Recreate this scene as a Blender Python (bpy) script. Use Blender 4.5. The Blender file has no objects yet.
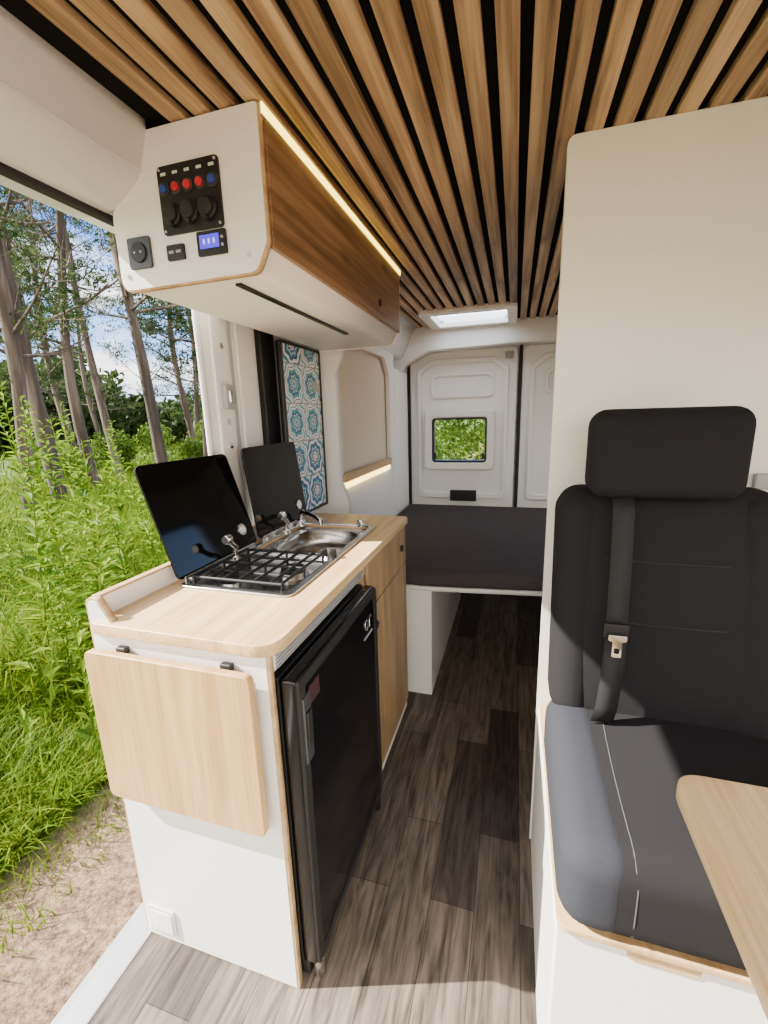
import bpy, bmesh, math, random
import numpy as np
from mathutils import Vector, Matrix
from mathutils.bvhtree import BVHTree
random.seed(7); rng=np.random.default_rng(7)
S=bpy.context.scene
COL=S.collection
# ------------------------------------------------------------ materials
def newmat(name):
    m=bpy.data.materials.new(name); m.use_nodes=True
    nt=m.node_tree; b=nt.nodes['Principled BSDF']
    return m,nt,b
def plain(name,c,rough=.5,metal=0,bump=0,bscale=200,emis=None,estr=0,coat=0,spec=None):
    m,nt,b=newmat(name)
    b.inputs['Roughness'].default_value=rough; b.inputs['Metallic'].default_value=metal
    b.inputs['Coat Weight'].default_value=coat
    if spec is not None: b.inputs['Specular IOR Level'].default_value=spec
    tc=nt.nodes.new('ShaderNodeTexCoord'); no=nt.nodes.new('ShaderNodeTexNoise')
    no.inputs['Scale'].default_value=bscale; nt.links.new(tc.outputs['Object'],no.inputs['Vector'])
    mx=nt.nodes.new('ShaderNodeMix'); mx.data_type='RGBA'
    mx.inputs[6].default_value=(*[v*.94 for v in c],1); mx.inputs[7].default_value=(*[min(1,v*1.05) for v in c],1)
    nt.links.new(no.outputs['Fac'],mx.inputs[0]); nt.links.new(mx.outputs[2],b.inputs['Base Color'])
    if bump:
        bp=nt.nodes.new('ShaderNodeBump'); bp.inputs['Strength'].default_value=bump; bp.inputs['Distance'].default_value=.002
        nt.links.new(no.outputs['Fac'],bp.inputs['Height']); nt.links.new(bp.outputs['Normal'],b.inputs['Normal'])
    if emis:
        b.inputs['Emission Color'].default_value=(*emis,1); b.inputs['Emission Strength'].default_value=estr
    return m
def ramp(nt,stops,interp='LINEAR'):
    r=nt.nodes.new('ShaderNodeValToRGB'); r.color_ramp.interpolation=interp
    e=r.color_ramp.elements
    while len(e)<len(stops): e.new(.5)
    for i,(p,c) in enumerate(stops):
        e[i].position=p; e[i].color=(*c,1)
    return r
def wood(name,dark,mid,light,axis='Y',rough=.5,fine=90,coarse=9,knots=0.0,vary=0,island=False):
    m,nt,b=newmat(name); b.inputs['Roughness'].default_value=rough
    tc=nt.nodes.new('ShaderNodeTexCoord'); src=tc.outputs['Object']
    if island:
        g=nt.nodes.new('ShaderNodeNewGeometry'); mm=nt.nodes.new('ShaderNodeMath'); mm.operation='MULTIPLY'; mm.inputs[1].default_value=37.
        nt.links.new(g.outputs['Random Per Island'],mm.inputs[0])
        va=nt.nodes.new('ShaderNodeVectorMath'); va.operation='ADD'; nt.links.new(src,va.inputs[0]); nt.links.new(mm.outputs[0],va.inputs[1]); src=va.outputs[0]
    def mp(along,across):
        n=nt.nodes.new('ShaderNodeMapping'); s=[across]*3; s['XYZ'.index(axis)]=along
        n.inputs['Scale'].default_value=s; nt.links.new(src,n.inputs['Vector']); return n
    m1=mp(fine*.03,fine); n1=nt.nodes.new('ShaderNodeTexNoise'); n1.inputs['Scale'].default_value=1.; n1.inputs['Detail'].default_value=6; n1.inputs['Roughness'].default_value=.65
    nt.links.new(m1.outputs[0],n1.inputs['Vector'])
    m2=mp(coarse*.12,coarse); n2=nt.nodes.new('ShaderNodeTexNoise'); n2.inputs['Scale'].default_value=1.; n2.inputs['Detail'].default_value=4; n2.inputs['Distortion'].default_value=1.2
    nt.links.new(m2.outputs[0],n2.inputs['Vector'])
    add=nt.nodes.new('ShaderNodeMath'); add.operation='MULTIPLY_ADD'; add.inputs[1].default_value=.5
    nt.links.new(n1.outputs['Fac'],add.inputs[0])
    mu=nt.nodes.new('ShaderNodeMath'); mu.operation='MULTIPLY'; mu.inputs[1].default_value=.5
    nt.links.new(n2.outputs['Fac'],mu.inputs[0]); nt.links.new(mu.outputs[0],add.inputs[2])
    r=ramp(nt,[(.38,dark),(.5,mid),(.60,light)]); nt.links.new(add.outputs[0],r.inputs[0])
    out=r.outputs[0]
    if knots:
        m3=mp(2.2,6); v=nt.nodes.new('ShaderNodeTexVoronoi'); nt.links.new(m3.outputs[0],v.inputs['Vector']); v.inputs['Scale'].default_value=1.3
        r3=ramp(nt,[(.0,(.12,.07,.04)),(.18,(1,1,1))]); nt.links.new(v.outputs['Distance'],r3.inputs[0])
        mx=nt.nodes.new('ShaderNodeMix'); mx.data_type='RGBA'; mx.blend_type='MULTIPLY'; mx.inputs[0].default_value=knots
        nt.links.new(out,mx.inputs[6]); nt.links.new(r3.outputs[0],mx.inputs[7]); out=mx.outputs[2]
    if vary:
        oi=nt.nodes.new('ShaderNodeNewGeometry')
        mr=nt.nodes.new('ShaderNodeMapRange'); mr.inputs[3].default_value=1-vary; mr.inputs[4].default_value=1+vary
        nt.links.new(oi.outputs['Random Per Island'],mr.inputs[0])
        mx=nt.nodes.new('ShaderNodeVectorMath'); mx.operation='SCALE'
        nt.links.new(out,mx.inputs[0]); nt.links.new(mr.outputs[0],mx.inputs['Scale']); out=mx.outputs[0]
    nt.links.new(out,b.inputs['Base Color'])
    bp=nt.nodes.new('ShaderNodeBump'); bp.inputs['Strength'].default_value=.15; bp.inputs['Distance'].default_value=.001
    nt.links.new(n1.outputs['Fac'],bp.inputs['Height']); nt.links.new(bp.outputs['Normal'],b.inputs['Normal'])
    return m
def floor_mat():
    m,nt,b=newmat('grey_oak_vinyl'); b.inputs['Roughness'].default_value=.5; b.inputs['Specular IOR Level'].default_value=.3
    tc=nt.nodes.new('ShaderNodeTexCoord')
    mp=nt.nodes.new('ShaderNodeMapping'); mp.inputs['Rotation'].default_value=(0,0,math.pi/2); mp.inputs['Location'].default_value=(.3,.06,0)
    nt.links.new(tc.outputs['Object'],mp.inputs['Vector'])
    br=nt.nodes.new('ShaderNodeTexBrick'); br.offset=.37; br.inputs['Scale'].default_value=1
    br.inputs['Brick Width'].default_value=.62; br.inputs['Row Height'].default_value=.118
    br.inputs['Mortar Size'].default_value=.001; br.inputs['Bias'].default_value=-.05
    br.inputs['Color1'].default_value=(.045,.036,.030,1); br.inputs['Color2'].default_value=(.150,.124,.100,1); br.inputs['Mortar'].default_value=(.02,.017,.015,1)
    nt.links.new(mp.outputs[0],br.inputs['Vector'])
    m2=nt.nodes.new('ShaderNodeMapping'); m2.inputs['Scale'].default_value=(75,3.5,1); nt.links.new(tc.outputs['Object'],m2.inputs['Vector'])
    n=nt.nodes.new('ShaderNodeTexNoise'); n.inputs['Scale'].default_value=1; n.inputs['Detail'].default_value=9; n.inputs['Roughness'].default_value=.75; n.inputs['Distortion'].default_value=1.0
    nt.links.new(m2.outputs[0],n.inputs['Vector'])
    m4=nt.nodes.new('ShaderNodeMapping'); m4.inputs['Scale'].default_value=(22,2.6,1); nt.links.new(tc.outputs['Object'],m4.inputs['Vector'])
    wv=nt.nodes.new('ShaderNodeTexNoise'); wv.inputs['Scale'].default_value=1; wv.inputs['Distortion'].default_value=2.5; wv.inputs['Detail'].default_value=3
    nt.links.new(m4.outputs[0],wv.inputs['Vector'])
    av=nt.nodes.new('ShaderNodeMath'); av.operation='ADD'; nt.links.new(n.outputs['Fac'],av.inputs[0]); nt.links.new(wv.outputs['Fac'],av.inputs[1])
    hf=nt.nodes.new('ShaderNodeMath'); hf.operation='MULTIPLY'; hf.inputs[1].default_value=.5; nt.links.new(av.outputs[0],hf.inputs[0])
    r=ramp(nt,[(.39,(.36,.34,.32)),(.5,(1,1,1)),(.61,(1.7,1.65,1.6))]); nt.links.new(hf.outputs[0],r.inputs[0])
    mx=nt.nodes.new('ShaderNodeMix'); mx.data_type='RGBA'; mx.blend_type='MULTIPLY'; mx.inputs[0].default_value=.9
    nt.links.new(br.outputs[0],mx.inputs[6]); nt.links.new(r.outputs[0],mx.inputs[7]); nt.links.new(mx.outputs[2],b.inputs['Base Color'])
    bp=nt.nodes.new('ShaderNodeBump'); bp.inputs['Strength'].default_value=.2; bp.inputs['Distance'].default_value=.001
    nt.links.new(n.outputs['Fac'],bp.inputs['Height']); nt.links.new(bp.outputs['Normal'],b.inputs['Normal'])
    return m
def tile_mat():
    m,nt,b=newmat('patterned_tile'); b.inputs['Roughness'].default_value=.25
    N=nt.nodes; L=nt.links
    tc=N.new('ShaderNodeTexCoord'); sp=N.new('ShaderNodeSeparateXYZ'); L.new(tc.outputs['Object'],sp.inputs[0])
    def M(op,a,bb=None):
        n=N.new('ShaderNodeMath'); n.operation=op
        for i,v in enumerate((a,bb)):
            if v is None: continue
            if isinstance(v,(int,float)): n.inputs[i].default_value=v
            else: L.new(v,n.inputs[i])
        return n.outputs[0]
    T=.155
    y=M('DIVIDE',M('SUBTRACT',sp.outputs[1],1.58),T); z=M('DIVIDE',M('SUBTRACT',sp.outputs[2],.9),T)
    fy=M('SUBTRACT',M('FRACT',y),.5); fz=M('SUBTRACT',M('FRACT',z),.5)
    r=M('SQRT',M('ADD',M('MULTIPLY',fy,fy),M('MULTIPLY',fz,fz)))
    th=M('ARCTAN2',fz,fy)
    pet=M('MULTIPLY',M('SINE',M('MULTIPLY',th,8)),.03)
    rr=M('ADD',r,pet)
    cy=N.new('ShaderNodeCombineXYZ'); L.new(M('FLOOR',y),cy.inputs[0]); L.new(M('FLOOR',z),cy.inputs[1])
    wn=N.new('ShaderNodeTexWhiteNoise'); L.new(cy.outputs[0],wn.inputs['Vector'])
    w=(.74,.82,.84); bl=(.03,.10,.27); te=(.07,.33,.42); br=(.3,.2,.16)
    r1=ramp(nt,[(0,bl),(.05,w),(.09,te),(.18,w),(.21,bl),(.27,te),(.36,w),(.42,bl),(.445,w),(.52,te),(.58,w)],'CONSTANT')
    r2=ramp(nt,[(0,w),(.06,br),(.10,w),(.15,bl),(.22,w),(.25,te),(.31,bl),(.40,w),(.50,bl),(.54,te),(.6,w)],'CONSTANT')
    L.new(rr,r1.inputs[0]); L.new(rr,r2.inputs[0])
    mx=N.new('ShaderNodeMix'); mx.data_type='RGBA'; L.new(M('GREATER_THAN',wn.outputs[0],.5),mx.inputs[0]); L.new(r1.outputs[0],mx.inputs[6]); L.new(r2.outputs[0],mx.inputs[7])
    edge=M('MAXIMUM',M('ABSOLUTE',fy),M('ABSOLUTE',fz))
    m2=N.new('ShaderNodeMix'); m2.data_type='RGBA'; L.new(M('GREATER_THAN',edge,.485),m2.inputs[0]); L.new(mx.outputs[2],m2.inputs[6]); m2.inputs[7].default_value=(.3,.3,.3,1)
    L.new(m2.outputs[2],b.inputs['Base Color'])
    return m
def leafmat(name,c1,c2,c3,scale=1.5):
    m,nt,b=newmat(name); N=nt.nodes; L=nt.links
    g=N.new('ShaderNodeNewGeometry'); tc=N.new('ShaderNodeTexCoord'); n=N.new('ShaderNodeTexNoise'); n.inputs['Scale'].default_value=scale
    L.new(tc.outputs['Object'],n.inputs['Vector'])
    a=N.new('ShaderNodeMath'); a.operation='MULTIPLY_ADD'; a.inputs[1].default_value=.45
    L.new(g.outputs['Random Per Island'],a.inputs[0])
    q=N.new('ShaderNodeMath'); q.operation='MULTIPLY'; q.inputs[1].default_value=.6; L.new(n.outputs['Fac'],q.inputs[0]); L.new(q.outputs[0],a.inputs[2])
    r=ramp(nt,[(.2,c1),(.5,c2),(.85,c3)]); L.new(a.outputs[0],r.inputs[0])
    L.new(r.outputs[0],b.inputs['Base Color']); b.inputs['Roughness'].default_value=.6; b.inputs['Specular IOR Level'].default_value=.08
    t=N.new('ShaderNodeBsdfTranslucent'); L.new(r.outputs[0],t.inputs[0])
    ms=N.new('ShaderNodeMixShader'); ms.inputs[0].default_value=.4; L.new(b.outputs[0],ms.inputs[1]); L.new(t.outputs[0],ms.inputs[2])
    L.new(ms.outputs[0],N['Material Output'].inputs[0])
    return m
def ground_mat():
    m,nt,b=newmat('ground_soil_and_grass'); N=nt.nodes; L=nt.links; b.inputs['Roughness'].default_value=.95
    tc=N.new('ShaderNodeTexCoord'); sp=N.new('ShaderNodeSeparateXYZ'); L.new(tc.outputs['Object'],sp.inputs[0])
    n=N.new('ShaderNodeTexNoise'); n.inputs['Scale'].default_value=2.5; n.inputs['Detail'].default_value=5; L.new(tc.outputs['Object'],n.inputs['Vector'])
    a=N.new('ShaderNodeMath'); a.operation='MULTIPLY_ADD'; a.inputs[1].default_value=.5; L.new(n.outputs['Fac'],a.inputs[0]); L.new(sp.outputs[0],a.inputs[2])
    mr=N.new('ShaderNodeMapRange'); mr.inputs[1].default_value=-1.7; mr.inputs[2].default_value=-1.5; L.new(a.outputs[0],mr.inputs[0])
    n2=N.new('ShaderNodeTexNoise'); n2.inputs['Scale'].default_value=32; n2.inputs['Detail'].default_value=10; n2.inputs['Roughness'].default_value=.9; L.new(tc.outputs['Object'],n2.inputs['Vector'])
    p=ramp(nt,[(.40,(.05,.028,.014)),(.5,(.24,.15,.08)),(.60,(.52,.38,.24))]); L.new(n2.outputs['Fac'],p.inputs[0])
    gr=ramp(nt,[(.3,(.02,.04,.006)),(.5,(.05,.09,.012)),(.7,(.13,.18,.03))]); L.new(n.outputs['Fac'],gr.inputs[0])
    mx=N.new('ShaderNodeMix'); mx.data_type='RGBA'; L.new(mr.outputs[0],mx.inputs[0]); L.new(gr.outputs[0],mx.inputs[6]); L.new(p.outputs[0],mx.inputs[7])
    L.new(mx.outputs[2],b.inputs['Base Color'])
    bp=N.new('ShaderNodeBump'); bp.inputs['Strength'].default_value=.9; bp.inputs['Distance'].default_value=.02; L.new(n2.outputs['Fac'],bp.inputs['Height']); L.new(bp.outputs['Normal'],b.inputs['Normal'])
    return m
WHITE=plain('white_laminate',(.84,.83,.79),.38)
BODY=plain('white_body_paint',(.86,.855,.83),.35)
CREAM=plain('cream_panel',(.86,.83,.74),.35)
BEIGE=plain('beige_panel',(.66,.57,.44),.6)
GREY=plain('grey_plastic',(.35,.35,.36),.5)
LGREY=plain('light_grey_plastic',(.62,.62,.60),.5)
BLACK=plain('black_plastic',(.010,.010,.010),.45,spec=.35)
IRON=plain('black_enamel',(.006,.006,.006),.5,spec=.3)
RUBBER=plain('black_rubber',(.008,.008,.008),.7)
FELT=plain('black_felt',(.005,.005,.005),.95,spec=.1)
GLASSB=plain('black_glass',(.003,.003,.003),.08,spec=.25)
FRIDGE=plain('fridge_black',(.005,.005,.006),.12,spec=.4)
STEEL=plain('stainless_steel',(.56,.55,.54),.24,metal=1)
CHROME=plain('chrome',(.8,.8,.8),.1,metal=1)
ALU=plain('aluminium_sill',(.6,.6,.6),.4,metal=.6)
FABRIC=plain('charcoal_fabric',(.017,.0165,.018),.95,bump=.6,bscale=900,spec=.1)
FABRIC_SUN=plain('charcoal_fabric_sunlit',(.032,.034,.042),.9,bump=.6,bscale=700,spec=.12)  # same charcoal fabric lightened, sunlight on the seat bolster put into the colour
STITCH=plain('stitching',(.05,.052,.065),.8)
SHEET=plain('dark_brown_sheet',(.058,.050,.051),.95,bump=.5,bscale=60,spec=.15)
STRAP=plain('seat_belt_webbing',(.010,.010,.011),.6,bump=.5,bscale=600,spec=.3)
RED=plain('red_button',(.4,.008,.015),.4,emis=(1,.02,.04),estr=.12)
BLUEB=plain('blue_button',(.02,.05,.3),.4)
BLUE=plain('blue_display',(.03,.03,.3),.3,emis=(.10,.05,1),estr=1.2)
LED=plain('led_warm',(1,.8,.4),.5,emis=(1,.72,.10),estr=5.5)
LED2=plain('led_soft',(1,.85,.5),.5,emis=(1,.74,.20),estr=6)
FROST_GLOW=plain('frosted_skylight_glow',(.8,.85,.9),.4,emis=(.8,.88,1),estr=6)  # pane emits its own light in place of daylight through the hatch
BAMB=wood('bamboo_countertop',(.50,.31,.13),(.63,.42,.195),(.73,.52,.275),'Y',.38,120,14)
BAMBX=wood('bamboo_board',(.40,.225,.08),(.50,.31,.125),(.58,.38,.17),'Z',.45,120,14)
BAMBT=wood('bamboo_table',(.54,.34,.145),(.66,.44,.21),(.75,.53,.28),'Y',.42,120,14)
PLY=wood('plywood_edge',(.38,.23,.10),(.52,.34,.16),(.60,.41,.21),'Y',.6,60,10)
OAKD=wood('rustic_oak_door',(.10,.05,.022),(.25,.135,.062),(.36,.215,.11),'Y',.5,60,6,knots=.85)
OAKL=wood('natural_oak_door',(.24,.14,.06),(.36,.225,.105),(.45,.295,.15),'Z',.5,80,8)
SLAT=wood('oak_slat',(.13,.073,.034),(.35,.22,.115),(.53,.365,.215),'Y',.5,80,7,knots=.8,vary=.28,island=True)
FLOOR=floor_mat(); TILE=tile_mat(); GROUND=ground_mat()
BARK=wood('pine_bark',(.025,.018,.013),(.065,.047,.035),(.14,.108,.085),'Z',.95,12,3)
GRASSM=leafmat('grass_blades',(.016,.045,.002),(.085,.16,.006),(.25,.29,.022),.8)
WEEDM=leafmat('weed_leaves',(.022,.06,.004),(.10,.19,.010),(.25,.32,.03),2)
PINEM=leafmat('pine_needles',(.012,.025,.008),(.03,.052,.014),(.075,.10,.025),.5)
BUSHM=leafmat('shrub_leaves',(.025,.055,.008),(.08,.15,.015),(.22,.29,.04),.5)
WINGL,ntg,bg=newmat('window_glass'); bg.inputs['Transmission Weight'].default_value=1; bg.inputs['Roughness'].default_value=0; bg.inputs['IOR'].default_value=1.02; bg.inputs['Base Color'].default_value=(.9,.95,.92,1)
# ------------------------------------------------------------ helpers
def G(name):
    e=bpy.data.objects.new(name,None); COL.objects.link(e); e.empty_display_size=.1; return e
def put(name,me,mat,parent=None,smooth=False):
    o=bpy.data.objects.new(name,me); COL.objects.link(o)
    if mat: me.materials.append(mat)
    if smooth:
        me.polygons.foreach_set('use_smooth',[True]*len(me.polygons))
    if parent: o.parent=parent
    return o
def bev(o,w,seg=3):
    if w>0:
        m=o.modifiers.new('bevel','BEVEL'); m.width=w; m.segments=seg; m.limit_method='ANGLE'; m.angle_limit=.6
        o.data.polygons.foreach_set('use_smooth',[True]*len(o.data.polygons))
        wn=o.modifiers.new('wn','WEIGHTED_NORMAL'); wn.keep_sharp=False
def box(name,x0,x1,y0,y1,z0,z1,mat,p=None,b=0.002,seg=2):
    me=bpy.data.meshes.new(name)
    v=[(x,y,z) for x in (x0,x1) for y in (y0,y1) for z in (z0,z1)]
    f=[(0,1,3,2),(4,6,7,5),(0,4,5,1),(2,3,7,6),(0,2,6,4),(1,5,7,3)]
    me.from_pydata(v,[],f); o=put(name,me,mat,p); bev(o,b,seg); return o
def rpoly(pts,r,n=6):
    out=[]; N=len(pts)
    rs=r if isinstance(r,(list,tuple)) else [r]*N
    for i in range(N):
        p=Vector(pts[i]); a=Vector(pts[i-1])-p; c=Vector(pts[(i+1)%N])-p
        rr=rs[i]
        if rr<=0: out.append(tuple(p)); continue
        ang=a.angle(c); d=min(rr/math.tan(ang/2),a.length*.49,c.length*.49)
        A=p+a.normalized()*d; C=p+c.normalized()*d
        for k in range(n+1):
            t=k/n; q=A*(1-t)**2+p*2*t*(1-t)+C*t*t
            out.append((q.x,q.y))
    return out
def rrect(a0,a1,b0,b1,r,n=6): return rpoly([(a0,b0),(a1,b0),(a1,b1),(a0,b1)],r,n)
def plate(name,plane,outlines,d0,d1,mat,p=None,bevel=0.0,smooth=False):
    cu=bpy.data.curves.new(name,'CURVE'); cu.dimensions='2D'; cu.fill_mode='BOTH'
    cu.extrude=max((d1-d0)/2-bevel,1e-5); cu.bevel_depth=bevel; cu.offset=-bevel; cu.bevel_resolution=2
    for ol in outlines:
        s=cu.splines.new('POLY'); s.points.add(len(ol)-1); s.use_cyclic_u=True
        for i,q in enumerate(ol): s.points[i].co=(q[0],q[1],0,1)
    t=bpy.data.objects.new('tmp',cu); COL.objects.link(t)
    bpy.context.view_layer.update(); dg=bpy.context.evaluated_depsgraph_get()
    me=bpy.data.meshes.new_from_object(t.evaluated_get(dg)); bpy.data.objects.remove(t)
    mid=(d0+d1)/2
    for v in me.vertices:
        a,b_,c=v.co
        c+=mid
        v.co={'XY':(a,b_,c),'XZ':(a,c,b_),'YZ':(c,a,b_)}[plane]
    bm=bmesh.new(); bm.from_mesh(me); bmesh.ops.remove_doubles(bm,verts=bm.verts,dist=1e-5); bmesh.ops.recalc_face_normals(bm,faces=bm.faces); bm.to_mesh(me); bm.free()
    me.name=name; me.materials.clear()
    return put(name,me,mat,p,smooth)
def wire(name,pts,r,mat,p=None,cyc=False,radii=None,res=4):
    cu=bpy.data.curves.new(name,'CURVE'); cu.dimensions='3D'; cu.bevel_depth=r; cu.bevel_resolution=res; cu.use_fill_caps=True
    s=cu.splines.new('POLY'); s.points.add(len(pts)-1); s.use_cyclic_u=cyc
    for i,q in enumerate(pts):
        s.points[i].co=(*q,1); s.points[i].radius=radii[i] if radii else 1
    t=bpy.data.objects.new('tmp',cu); COL.objects.link(t)
    bpy.context.view_layer.update(); dg=bpy.context.evaluated_depsgraph_get()
    me=bpy.data.meshes.new_from_object(t.evaluated_get(dg)); bpy.data.objects.remove(t)
    me.materials.clear()
    return put(name,me,mat,p,True)
def multiwire(name,segs,mat,p,ns=5):
    vs=[];fs=[]
    for pts,rad in segs:
        b0=len(vs)
        for i,q in enumerate(pts):
            q=Vector(q); d=(Vector(pts[min(i+1,len(pts)-1)])-Vector(pts[max(i-1,0)])).normalized()
            s=d.cross(Vector((0,0,1)));
            if s.length<.05: s=Vector((1,0,0))
            s.normalize(); u=s.cross(d)
            for k in range(ns):
                a=2*math.pi*k/ns; vs.append(tuple(q+(s*math.cos(a)+u*math.sin(a))*rad[i]))
        for i in range(len(pts)-1):
            for k in range(ns):
                fs.append((b0+i*ns+k,b0+i*ns+(k+1)%ns,b0+(i+1)*ns+(k+1)%ns,b0+(i+1)*ns+k))
    me=bpy.data.meshes.new(name); me.from_pydata(vs,[],fs); return put(name,me,mat,p,True)
def cyl(name,c,r,h,axis,mat,p=None,r2=None,seg=28,b=0.0):
    me=bpy.data.meshes.new(name); bm=bmesh.new()
    bmesh.ops.create_cone(bm,cap_ends=True,segments=seg,radius1=r,radius2=r if r2 is None else r2,depth=h)
    R={'Z':Matrix.Identity(4),'X':Matrix.Rotation(math.pi/2,4,'Y'),'Y':Matrix.Rotation(-math.pi/2,4,'X')}[axis]
    bmesh.ops.transform(bm,matrix=Matrix.Translation(c)@R,verts=bm.verts); bm.to_mesh(me); bm.free()
    o=put(name,me,mat,p); bev(o,b if b else .0008,2); return o
def soft(name,x0,x1,y0,y1,z0,z1,mat,p,r=.04,shear=0,crown=0,crownaxis='z',zref=0):
    me=bpy.data.meshes.new(name); bm=bmesh.new(); bmesh.ops.create_cube(bm,size=1)
    bmesh.ops.transform(bm,matrix=Matrix.Translation(((x0+x1)/2,(y0+y1)/2,(z0+z1)/2))@Matrix.Diagonal((x1-x0,y1-y0,z1-z0,1)),verts=bm.verts)
    bmesh.ops.bevel(bm,geom=bm.edges[:]+bm.verts[:],offset=r,segments=6,profile=.5,affect='EDGES')
    bmesh.ops.subdivide_edges(bm,edges=[e for e in bm.edges if e.calc_length()>.08],cuts=7,use_grid_fill=True)
    cx,cy,cz=(x0+x1)/2,(y0+y1)/2,(z0+z1)/2
    for v in bm.verts:
        u=(v.co.x-cx)/(x1-x0)*2; w=(v.co.y-cy)/(y1-y0)*2; t=(v.co.z-cz)/(z1-z0)*2
        if crownaxis=='z' and t>0: v.co.z+=crown*(1-u*u)*(1-w*w)*t
        if crownaxis=='y' and w<0: v.co.y-=crown*(1-u*u)*(1-t*t)*(-w)
        v.co.y+=shear*(v.co.z-zref)
    bm.to_mesh(me); bm.free(); return put(name,me,mat,p,True)
def cast(objs,origin,direction):
    best=None
    for o in objs:
        bv=BVHTree.FromPolygons([v.co.copy() for v in o.data.vertices],[tuple(q.vertices) for q in o.data.polygons])
        h=bv.ray_cast(Vector(origin),Vector(direction))
        if h[0] is not None and (best is None or h[3]<best[1]): best=(h[0],h[3])
    return best[0] if best else None
H=1.305
# ------------------------------------------------------------ camera
cam=bpy.data.objects.new('camera',bpy.data.cameras.new('camera')); COL.objects.link(cam); S.camera=cam
right=Vector((.9586,.285,-.028)).normalized(); fw=Vector((-.284,.934,-.2175)); fw=(fw-right*fw.dot(right)).normalized()
up=right.cross(fw)
M=Matrix.Identity(4)
for i in range(3):
    M[i][0]=right[i]; M[i][1]=up[i]; M[i][2]=-fw[i]
M[0][3],M[1][3],M[2][3]=0,0,H
cam.matrix_world=M; cam.data.lens=432/1024*36; cam.data.sensor_width=36; cam.data.clip_start=.02; cam.data.clip_end=400
# ------------------------------------------------------------ shell
box('floor',-.865,.92,-.5,3.4,-.05,0,FLOOR,b=0)
box('trim_sill',-.93,-.865,-.5,1.21,-.06,.004,ALU,b=.004)
box('trim_step',-.99,-.93,-.5,1.21,-.12,-.055,GREY,b=.004)
plate('ceiling','XY',[[(-.95,-.5),(.95,-.5),(.95,3.4),(-.95,3.4)],rrect(-.53,-.05,2.74,3.12,.04)],1.905,1.93,FELT)
vs=[];fs=[]
x=-.684; pitch=.0575; w=.0365
while x<.9:
    y1=2.69 if (x+w>-.575 and x<-.01) else 3.14
    for (ya,yb) in ((-.48,y1),):
        b0=len(vs); c=.0015
        prof=[(x,1.905),(x,1.890+c),(x+c,1.890),(x+w-c,1.890),(x+w,1.890+c),(x+w,1.905)]
        for yy in (ya,yb):
            vs+= [(a,yy,z) for a,z in prof]
        for k in range(5): fs.append((b0+k,b0+k+1,b0+7+k,b0+6+k))
        fs.append(tuple(b0+k for k in range(6))[::-1]); fs.append(tuple(b0+6+k for k in range(6)))
    x+=pitch
me=bpy.data.meshes.new('ceiling_slats'); me.from_pydata(vs,[],fs); put('ceiling_slats',me,SLAT)
hd=G('trim_door_header')
plate('header_beam','XZ',[rpoly([(-.96,1.755),(-.86,1.755),(-.775,1.80),(-.742,1.89),(-.742,1.93),(-.96,1.93)],[.005,.03,.08,.02,0,0])],-.5,.852,BODY,hd,smooth=False)
box('header_back',-.96,-.87,.852,1.95,1.755,1.905,BODY,hd,.01)
wire('header_seal',[(-.885,-.5,1.75),(-.885,1.20,1.75)],.011,RUBBER,hd)
wire('header_groove',[(-.765,-.5,1.815),(-.765,.85,1.815)],.0015,LGREY,hd)
wl=G('wall_left')
plate('rear_panel','YZ',[[(1.21,0),(3.4,0),(3.4,1.905),(1.21,1.905)]],-.97,-.95,BODY,wl)
plate('pillar_outer','YZ',[rpoly([(1.20,0),(1.50,0),(1.50,1.755),(1.20,1.755)],.01)],-.952,-.938,BODY,wl,.004)
plate('pillar_rib','YZ',[rpoly([(1.23,.2),(1.31,.2),(1.31,1.60),(1.23,1.66)],.03)],-.938,-.924,BODY,wl,.005)
plate('pillar_rib_2','YZ',[rpoly([(1.37,.2),(1.47,.2),(1.47,1.66),(1.37,1.66)],.03)],-.938,-.928,BODY,wl,.004)
wire('pillar_edge',[(-.945,1.195,.02),(-.945,1.195,1.74)],.010,LGREY,wl)
wire('pillar_seal',[(-.937,1.34,.2),(-.937,1.34,1.74)],.006,GREY,wl)
for z in (1.22,1.30,1.54): cyl('bolt',(-.922,1.27,z),.010,.008,'X',CHROME,wl)
box('latch',-.925,-.905,1.25,1.30,1.34,1.42,GREY,wl,.006)
box('latch_claw',-.906,-.897,1.26,1.285,1.36,1.40,CHROME,wl,.003)
box('dark_column',-.952,-.915,1.50,1.60,.88,1.70,BLACK,wl,.006)
box('inner_lining',-.952,-.92,1.60,1.93,0,1.75,BODY,wl,.0)
tp=G('tile_backsplash')
plate('tile_sheet','YZ',[rrect(1.57,1.905,.895,1.6,.012)],-.89,-.872,TILE,tp)
plate('tile_border','YZ',[rrect(1.56,1.915,.891,1.6,.012),rrect(1.572,1.903,.902,1.59,.01)],-.889,-.868,BLACK,tp)
plate('sw','YZ',[rrect(1.83,1.87,1.42,1.46,.006)],-.872,-.864,GREY,tp,.001)
plate('divider','XZ',[rpoly([(-.95,.0),(-.76,.0),(-.76,.90),(-.795,1.0),(-.795,1.50),(-.75,1.60),(-.75,1.75),(-.95,1.75)],[0,0,.05,.1,.1,.05,0,0])],1.925,1.94,WHITE,wl)
plate('divider_edging','XZ',[rpoly([(-.765,.6),(-.757,.6),(-.757,.90),(-.792,1.0),(-.792,1.50),(-.747,1.60),(-.752,1.605),(-.80,1.50),(-.80,1.0),(-.765,.90)],0)],1.923,1.942,LGREY,wl)
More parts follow.
